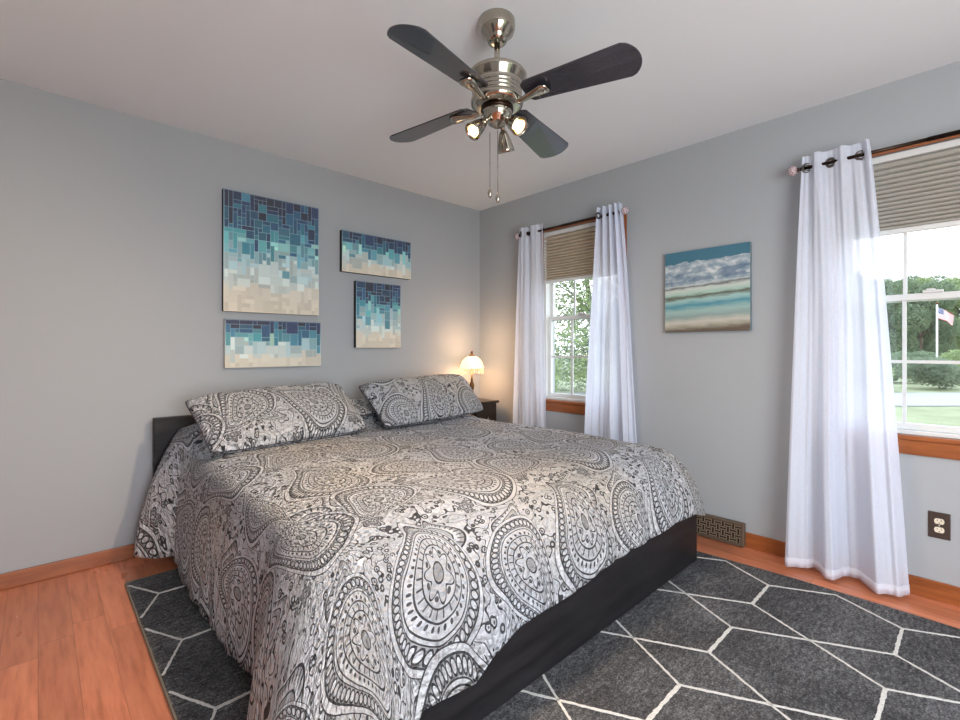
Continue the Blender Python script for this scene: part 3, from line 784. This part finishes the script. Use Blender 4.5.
for a_, tilt, en in ((212, 44, 3.4), (62, 66, 1), (312, 38, 1)):
    d = Vw(a_); piv = d*.050+Vector((0, 0, zz(2.036)))
    ax = (d*math.cos(math.radians(tilt))-Vector((0, 0, math.sin(math.radians(tilt))))).normalized()
    q = ax.to_track_quat('Z', 'Y').to_matrix().to_4x4()
    st = piv+ax*.012
    Mh = Matrix.Translation(st) @ q
    g = MB(); g.lathe([(.009,-.004),(.014,0),(.019,.012),(.026,.035),(.0325,.066),(.0345,.078),(.0335,.078),(.031,.066),(.024,.035),(.016,.014),(0,.010)], 32, Mh, close=False)
    sh = g.build('spotlight_head', M_nick, fan)
    g = MB(); g.tube([d*.030+Vector((0,0,zz(2.040))), d*.042+Vector((0,0,zz(2.042))), piv, st], .006, 10); g.lathe([(0,-.010),(.008,-.007),(.010,0),(.008,.007),(0,.010)], 14, Matrix.Translation(piv)); g.build('swivel_arm', M_nick, sh)
    g = MB(); g.lathe([(.008,.016),(.010,.024),(.015,.036),(.019,.048),(.017,.055),(.010,.060),(0,.062)], 24, Mh); g.build('bulb', M_bulb, sh)
    l = bpy.data.lights.new('spot_light', 'SPOT'); l.energy = 22*en; l.color = (1, .76, .54); l.spot_size = math.radians(150); l.spot_blend = .8; l.shadow_soft_size = .03
    o = bpy.data.objects.new('spot_light', l); COL.objects.link(o); o.parent = fan; o.location = st+ax*.085
    o.rotation_euler = (-ax).to_track_quat('Z', 'Y').to_euler()
for off, zb in ((-.028, 1.742), (.002, 1.716)):
    p = R*off+F*(-.02 if off > 0 else 0)
    g = MB(); g.tube([(p.x, p.y, zz(2.0)), (p.x, p.y, zz(zb+.04))], .0015, 6)
    for k in range(34): g.lathe([(0,-.0016),(.0019,0),(0,.0016)], 6, Matrix.Translation((p.x, p.y, zz(lerp(1.995, zb+.045, k/33)))))
    g.lathe([(0,.0035),(.003,0),(0,-.0035)], 8, Matrix.Translation((p.x, p.y, zz(1.878 if off < 0 else 1.855))))
    ch = g.build('pull_chain', M_grom, fan)
    g = MB(); g.lathe([(0,.022),(.003,.020),(.003,.015),(.008,.006),(.009,-.004),(.006,-.014),(.003,-.018),(0,-.019)], 14, Matrix.Translation((p.x, p.y, zz(zb+.02)))); g.build('pull_knob', M_nick, ch)

# ================================================================== wall art
stops = [(0, (14,24,58)), (.10, (18,52,96)), (.22, (26,90,124)), (.36, (78,148,168)), (.5, (146,194,204)), (.64, (188,210,212)), (.77, (204,214,208)), (.80, (214,210,196)), (1, (208,200,182))]
def artcol(t):
    t = max(0, min(1, t))
    for (a, c), (b_, d) in zip(stops, stops[1:]):
        if t <= b_: u = (t-a)/(b_-a); return [lerp(p, q, u) for p, q in zip(c, d)]
    return list(stops[-1][1])
def attr_mat(name):
    m, b = new_mat(name, rough=.55, spec=.3)
    at = NT.nodes.new('ShaderNodeAttribute'); at.attribute_name = 'paint'
    n = noise(coords('Object', (1, 1, 3)), 60, 3)
    link(mixc(at.outputs['Color'], (.8, .8, .8, 1), n*.12), b.inputs['Base Color']); bump(b, n, .15, .002); return m
M_mosaic = attr_mat('mosaic_paint')
M_cedge = speck('black_canvas_edge', srgb(24, 24, 28), .7)
M_cedgew = speck('cream_canvas_edge', srgb(205, 200, 190), .7)
def mosaic(label, x0, x1, z0, z1, cell, seed, edge, dep=.035, stretch=1.0):
    rng = random.Random(seed)
    cx_, cz_ = (x0+x1)/2, (z0+z1)/2; W, H = x1-x0, z1-z0
    t = empty('canvas_painting', (cx_, YB, cz_)); tag(t, label, 'painting', 'blue mosaic canvases over the bed')
    g = MB(); g.box((-W/2, -dep, -H/2), (W/2, -.001, H/2)); g.build('canvas_stretcher', edge, t)
    nc, nr = max(4, round(W/cell)), max(4, round(H/cell)); occ = [[0]*nc for _ in range(nr)]
    V = []; Fc = []; Cc = []
    def quad(xa, xb, za, zb, y_, c):
        b0 = len(V); V.extend([(xa, y_, za), (xb, y_, za), (xb, y_, zb), (xa, y_, zb)]); Fc.append((b0, b0+1, b0+2, b0+3)); Cc.append(c)
    # ground, painted in soft horizontal steps, shows as thin light joints
    for k in range(24):
        c = artcol((k+.5)/24); c = [lerp(q, w_, .6) for q, w_ in zip(c, (176, 200, 204) if k < 18 else (226, 214, 190))]
        quad(-W/2, W/2, H/2-H*(k+1)/24, H/2-H*k/24, -dep-.0006, c)
    mx0, mz0 = (W-.008)/nc, (H-.008)/nr
    for r_ in range(nr):
        for c_ in range(nc):
            if occ[r_][c_]: continue
            wq = rng.choice((1,1,2,2,3)); hq = rng.choice((1,1,1,2,2,3)) if wq > 1 else rng.choice((1,2,2,3,4))
            wq = min(wq, nc-c_); hq = min(hq, nr-r_)
            while any(occ[r_][c_+i] for i in range(wq)): wq -= 1
            for j in range(hq):
                for i in range(wq): occ[r_+j][c_+i] = 1
            tt = (r_+hq/2)/nr
            amp = .11 if tt < .70 else .015
            tj = tt*stretch+rng.gauss(0, amp)
            if tt < .35: tj *= .8
            if tt < .80: tj = min(tj, .75)
            if tt > .80: tj = max(tj, .82)
            c = artcol(tj); br = rng.uniform(.82, 1.1) if tt < .78 else rng.uniform(.93, 1.04)
            gsh = rng.uniform(-.04, .10) if tt < .5 else 0
            c = [min(255, c[0]*br*(1-gsh)), min(255, c[1]*br*(1+gsh)), min(255, c[2]*br)]
            jt = .0032 if tt < .76 else .0006
            quad(-W/2+.004+c_*mx0+jt/2, -W/2+.004+(c_+wq)*mx0-jt/2, H/2-.004-(r_+hq)*mz0+jt/2, H/2-.004-r_*mz0-jt/2, -dep-.0018, c)
    me = bpy.data.meshes.new('painted_front'); me.from_pydata(V, [], Fc)
    ca = me.color_attributes.new('paint', 'FLOAT_COLOR', 'CORNER'); d = []
    for c in Cc: d += list(srgb(*c))*4
    ca.data.foreach_set('color', d); me.materials.append(M_mosaic); me.update()
    o = bpy.data.objects.new('painted_front', me); COL.objects.link(o); o.parent = t
mosaic('largest blue mosaic canvas, upper left over the bed, fading to sand', .824, 1.429, 1.383, 2.133, .0255, 3, M_cedge)
mosaic('wide mosaic canvas with pale edges hanging directly under the largest canvas', .833, 1.443, 1.034, 1.335, .0265, 5, M_cedgew, .034, 1.0)
mosaic('wide mosaic canvas with black edges at the upper right of the group', 1.602, 2.203, 1.714, 2.014, .0265, 11, M_cedge, .037, 1.0)
mosaic('small upright mosaic canvas at the lower right of the group, nearest the corner', 1.714, 2.105, 1.161, 1.657, .024, 17, M_cedge, .037, 1.0)

# seascape on the window wall
t = empty('seascape_painting', (XR, 1.153, 1.512)); tag(t, 'unframed seascape canvas with clouds and pale surf between the two windows', 'painting')
W, H = .500, .508
g = MB(); g.box((-.03, -W/2, -H/2), (-.001, W/2, H/2)); g.build('canvas_stretcher', speck('sea_canvas_edge', srgb(110, 125, 130), .7), t)
m, b = new_mat('sea_paint', rough=.5, spec=.3); M_sea = m
x, y, z = sep(coords())
hh = z/H+.5; ww = (y/W)*-1+.5
wv = noise(vec(ww*2.2, hh*9, 0), 2.2, 4, .6)
slope = hh-ww*.045
col = ramp(slope+(wv-.5)*.085, [(0, srgb(96,84,74)), (.05, srgb(150,148,134)), (.10, srgb(186,182,172)), (.17, srgb(132,152,150)), (.24, srgb(148,176,172)), (.31, srgb(76,138,154)), (.37, srgb(150,184,182)), (.42, srgb(84,84,70)), (.45, srgb(156,186,176)), (.51, srgb(190,198,192)), (.535, srgb(92,98,100)), (.56, srgb(176,186,188))])
cn = noise(vec(ww*3, hh*5, 4), 2.4, 5, .6); cn2 = noise(vec(ww*2, hh*7, 8), 1.6, 3)
cn3 = noise(vec(ww*1, hh*1.3, 2), 14, 3, .6)
cloud = ramp(cn+cn3*.15-.07, [(.3, srgb(96,122,142)), (.52, srgb(150,166,176)), (.68, srgb(206,210,212))])
sky = mixc(cloud, srgb(66, 112, 132), (slope+(cn2-.5)*.16-cn3*.05).gt(.815))
dark = (cn2.gt(.52))*slope.gt(.6)*slope.lt(.72); sky = mixc(sky, srgb(92, 112, 138), dark*.6)
link(mixc(col, sky, slope.gt(.57)), b.inputs['Base Color']); bump(b, wv, .2, .002)
g = MB(); g.box((-.0318, -W/2, -H/2), (-.0301, W/2, H/2)); g.build('painted_front', M_sea, t)

# ================================================================== outlet, register
t = empty('wall_outlet', (XR, .1275, .343)); tag(t, 'brown duplex wall outlet with ivory sockets below the right window', 'outlet')
M_plate = speck('brown_plate', srgb(66, 52, 46), .4); M_ivory = speck('ivory_plastic', srgb(225, 215, 195), .4)
g = MB(); g.box((-.006, -.037, -.060), (0, .037, .060)); g.build('cover_plate', M_plate, t, bevel=.003)
for s_ in (-1, 1):
    ol_ = [(.017*math.cos(2*PI*k/24), max(-.0125, min(.0125, .017*math.sin(2*PI*k/24)))) for k in range(24)]
    Mx = Matrix.Translation((-.0065, 0, s_*.0195)) @ Matrix.Rotation(-PI/2, 4, 'Y') @ Matrix.Rotation(PI/2, 4, 'Z')
    g = MB(); g.prism(ol_, 0, .002, Mx); so = g.build('socket', M_ivory, t)
    g = MB(); g.box((-.0092, -.0075, s_*.0195+.000), (-.0084, -.0055, s_*.0195+.008)); g.box((-.0092, .0055, s_*.0195+.001), (-.0084, .0075, s_*.0195+.007)); g.box((-.0092, -.002, s_*.0195-.009), (-.0084, .002, s_*.0195-.005)); g.build('slots', M_vhole, so)
g = MB(); g.lathe([(.003,0),(.003,.002),(0,.003)], 10, Matrix.Translation((-.006, 0, 0)) @ Matrix.Rotation(-PI/2, 4, 'Y')); g.build('screw', M_ivory, t)

t = empty('floor_register', (XR-.014, 1.10, .012)); tag(t, 'bronze lattice heating register at the baseboard behind the bed corner', 'vent')
VW, VH = .33, .128
tilt = Matrix.Rotation(math.radians(-6), 4, 'Y')
g = MB(); g.box((-.030, -VW/2, 0), (-.004, VW/2, VH-.008), 0, None); g.build('duct_box', M_vhole, t)
g = MB(); fx0, fx1 = -.040, -.031
g.box((fx0, -VW/2-.004, -.004), (fx1, VW/2+.004, .012)); g.box((fx0, -VW/2-.004, VH-.012), (fx1, VW/2+.004, VH)); g.box((fx0, -VW/2-.004, .012), (fx1, -VW/2+.010, VH-.012)); g.box((fx0, VW/2-.010, .012), (fx1, VW/2+.004, VH-.012))
g.box((fx1, -VW/2-.004, VH-.012), (0, VW/2+.004, VH)); g.box((fx1, -VW/2-.004, 0), (0, -VW/2, VH-.012))
g.build('register_frame', M_vent, t, bevel=.002)
g = MB(); cs = .026; a0 = -VW/2+.010; nb_ = int((VW-.02)/cs); cs2 = (VW-.02)/nb_; nr = 4; ch_ = (VH-.024)/nr
for i in range(nb_):
    for j in range(nr):
        ya, za = a0+i*cs2, .012+j*ch_
        if (i+j) % 2:
            for k in (.22, .78): zc = za+ch_*k; g.box((-.038, ya-.001, zc-.0021), (-.0335, ya+cs2+.001, zc+.0021))
        else:
            for k in (.22, .78): yc = ya+cs2*k; g.box((-.0375, yc-.0021, za-.001), (-.034, yc+.0021, za+ch_+.001))
g.build('lattice_grille', M_weave, t)

# ================================================================== outdoors
GZ = -.6
m, b = new_mat('lawn_grass', rough=.95, spec=.1); M_lawn = m
n1 = noise(coords(), 1.2, 4); n2 = noise(coords(), 25, 3)
link(ramp(n1*.5+n2*.5, [(.3, srgb(112, 118, 88)), (.55, srgb(140, 146, 114)), (.75, srgb(164, 162, 136))]), b.inputs['Base Color'])
g = MB(); g.box((XR+.4, -60, GZ-.2), (110, 60, GZ)); g.box((-60, -60, GZ-.2), (XR+.4, YF-.4, GZ)); g.box((-60, YB+.4, GZ-.2), (XR+.4, 60, GZ)); struct(g.build('lawn', M_lawn))
M_road = speck('pale_asphalt', srgb(150, 150, 152), .9, .08, 3)
g = MB(); 
def vf(dep, px, z_=0): # ground point at view depth, image column -> world
    p = F*dep+R*((px-480)/470*dep); return Vector((p.x, p.y, z_))
a, b_, c, d = vf(14.3, 300), vf(14.3, 1800), vf(18.5, 1800), vf(18.5, 300)
g.add([(p.x, p.y, GZ+.01) for p in (a, b_, c, d)]+[(p.x, p.y, GZ+.03) for p in (a, b_, c, d)], [(3,2,1,0),(4,5,6,7),(0,1,5,4),(1,2,6,5),(2,3,7,6),(3,0,4,7)]); struct(g.build('road', M_road))
def leafmat(name, c1, c2):
    m, b = new_mat(name, c1, .7, spec=.2)
    oi = NT.nodes.new('ShaderNodeObjectInfo'); n1 = noise(coords(), 1.1, 4)
    link(mixc(c1, c2, (n1-.35)*2.2), b.inputs['Base Color'])
    tl = NT.nodes.new('ShaderNodeBsdfTranslucent'); link(mixc(c2, c1, n1), tl.inputs[0]); ms = NT.nodes.new('ShaderNodeMixShader'); ms.inputs[0].default_value = .35
    NT.links.new(b.outputs[0], ms.inputs[1]); NT.links.new(tl.outputs[0], ms.inputs[2]); NT.links.new(ms.outputs[0], NT.nodes['Material Output'].inputs[0]); return m
M_leaf1 = leafmat('leaves_deep', srgb(100, 118, 94), srgb(144, 158, 124))
M_leaf2 = leafmat('leaves_light', srgb(126, 144, 100), srgb(172, 184, 136))
M_leaf3 = leafmat('leaves_blue', srgb(112, 128, 110), srgb(158, 170, 142))
M_bark = speck('bark', srgb(92, 80, 68), .9, .2, 12)
def leaf_mesh(name, blobs, n, size, mat, rng):
    V = []; Fc = []
    tot = sum(r_**2 for *_, r_ in blobs)
    for (x_, y_, z_, r_) in blobs:
        for _ in range(int(n*r_*r_/tot)):
            d = Vector((rng.gauss(0,1), rng.gauss(0,1), rng.gauss(0,.85))).normalized()*r_*(rng.uniform(.55, 1)**.5)
            c = Vector((x_, y_, z_))+d
            u = Vector((rng.gauss(0,1), rng.gauss(0,1), rng.gauss(0,1))).normalized(); w_ = u.orthogonal().normalized(); s = size*rng.uniform(.6, 1.3)
            b0 = len(V); V += [tuple(c-u*s), tuple(c+w_*s*.5), tuple(c+u*s), tuple(c-w_*s*.5)]; Fc.append((b0, b0+1, b0+2, b0+3))
    me = bpy.data.meshes.new(name); me.from_pydata(V, [], Fc); me.materials.append(mat); me.update(); return me
def tree_proto(h, spread, mat, n, size, seed):
    rng = random.Random(seed); blobs = []
    for _ in range(13):
        a = rng.uniform(0, 2*PI); q = rng.uniform(.0, 1); zc = h*lerp(.10, .88, q); rad = spread*(.75-.5*abs(q-.35)); blobs.append((math.cos(a)*rad*.7, math.sin(a)*rad*.7, zc, spread*rng.uniform(.30, .46)))
    cr = leaf_mesh('crown', blobs, n, size, mat, rng)
    g = MB(); g.tube([(0,0,0),(.03*h,0,h*.3),(-.01*h,.02*h,h*.6),(0,0,h*.85)], [h*.02,h*.016,h*.011,h*.004], 8)
    for _ in range(5):
        a = rng.uniform(0, 2*PI); z_ = h*rng.uniform(.3, .6); g.tube([(0,0,z_),(math.cos(a)*spread*.3,math.sin(a)*spread*.3,z_+h*.1),(math.cos(a)*spread*.6,math.sin(a)*spread*.6,z_+h*.16)], [h*.008,h*.005,h*.002], 6)
    me = bpy.data.meshes.new('trunk'); me.from_pydata(g.v, [], g.f); me.materials.append(M_bark); me.update()
    return cr, me
protos = [tree_proto(8.5, 3.2, M_leaf1, 22000, .11, 1), tree_proto(7.5, 2.8, M_leaf2, 22000, .11, 2), tree_proto(9.2, 3.0, M_leaf3, 22000, .11, 3)]
near = [tree_proto(6.5, 2.1, M_leaf2, 17000, .06, 5), tree_proto(7.2, 2.3, M_leaf3, 17000, .06, 6)]
def place_tree(pr, p, rz, sc, label, group):
    t = empty('leafy_tree', (p.x, p.y, GZ), rz); t.scale = (sc, sc, sc); tag(t, label, 'tree', group)
    for nm, me in (('crown', pr[0]), ('trunk', pr[1])):
        o = bpy.data.objects.new(nm, me); COL.objects.link(o); o.parent = t
for i, (px, dep, hh_) in enumerate([(800,58,10),(850,58,10.5),(900,58,10),(950,58,10.5),(1000,58,10),(842,34,6.9),(918,34,6.7),(1000,34,7.2),(800,41,8),(880,41,7.7),(962,42,8.2),(1050,42,8),(846,49,9),(922,49,8.6),(1000,50,9.2)]):
    place_tree(protos[i % 3], vf(dep, px), i*1.7, hh_/(8.5, 7.5, 9.2)[i % 3]*1.08, 'leafy green tree in the woods behind the flagpole', 'trees behind the flagpole')
for i, (px, dep, lab) in enumerate([(532,11,'pale leafy tree nearest the far window, at the left of its panes'),(648,13.6,'leafy tree at the right of the far window panes'),(487,19,'leafy tree further back, behind the left curtain of the far window'),(590,19,'tallest leafy tree standing behind the others in the middle of the far window')]):
    place_tree(near[i % 2], vf(dep, px), i*2.1, [.95,1,1,1.15][i], lab, 'trees outside the far window')
def bush_proto(seed, mat, r_, n, size):
    rng = random.Random(seed); bl_ = [(rng.uniform(-.8,.8)*r_, rng.uniform(-.6,.6)*r_, r_*rng.uniform(.35,.75), r_*rng.uniform(.4,.6)) for _ in range(7)]
    return leaf_mesh('shrub', bl_, n, size, mat, rng)
bush = [bush_proto(21, M_leaf2, 1.0, 5000, .06), bush_proto(22, M_leaf1, 1.0, 5000, .06), bush_proto(23, M_leaf3, .9, 5000, .05)]
for i, (px, dep, s, lab) in enumerate([(862,20,1.0,'round shrub half hidden by the curtain edge across the road'),(897,24,1.25,'light round shrub across the road left of the flagpole'),(937,20.5,1.45,'broad bright shrub at the foot of the flagpole'),(985,24,1.4,'tall shrub right of the flagpole at the frame edge across the road'),(905,29,1.4,'low dark shrub behind the round ones across the road')]):
    p = vf(dep, px); o = bpy.data.objects.new('shrub', bush[i % 3]); COL.objects.link(o); o.location = (p.x, p.y, GZ+.02); o.scale = (s, s, s*.95); o.rotation_euler = (0, 0, i*1.3); tag(o, lab, 'shrub', 'shrubs across the road')
p = vf(27, 937); fp = empty('flagpole', (p.x, p.y, GZ)); tag(fp, 'white flagpole flying a small american flag beyond the road', 'flagpole')
M_pole = speck('white_pole', srgb(225, 225, 228), .4)
g = MB(); g.tube([(0,0,0),(0,0,4.3)], [.055,.04], 12); g.build('pole', M_pole, fp)
g = MB(); g.lathe([(0,4.3),(.06,4.34),(.08,4.38),(.06,4.43),(0,4.46)], 12); g.build('ball', M_brass, fp)
m, b = new_mat('flag_cloth', rough=.8); M_flag = m
uvn = NT.nodes.new('ShaderNodeUVMap'); u, v, _ = sep(uvn.outputs[0])
st_ = (v*6.5).frac().lt(.5); colf = mixc((.75,.75,.75,1), srgb(178,34,52), st_)
can = u.lt(.4)*v.gt(6/13); su = (u*15).frac()-.5; svv = (v*16.7).frac()-.5; star = (su*su+svv*svv).lt(.06)
cc_ = mixc(srgb(50,55,110), (.8,.8,.8,1), star); link(mixc(colf, cc_, can), b.inputs['Base Color'])
P = []; U = []
fd = (R*1.0+F*.12).normalized()
for j in range(15):
    rp_ = []; ru = []
    for i in range(31):
        s = i/30; q = j/14; wob = .07*math.sin(s*9+q*1.5)*s
        pp = fd*(s*1.05)+F*wob+Vector((0,0,4.15-.62*(1-q)-.42*s**1.3-.05*math.sin(s*7)*s)); rp_.append(pp); ru.append((s, q))
    P.append(rp_); U.append(ru)
grid_obj('flag', P, M_flag, fp, U, solid=.01)
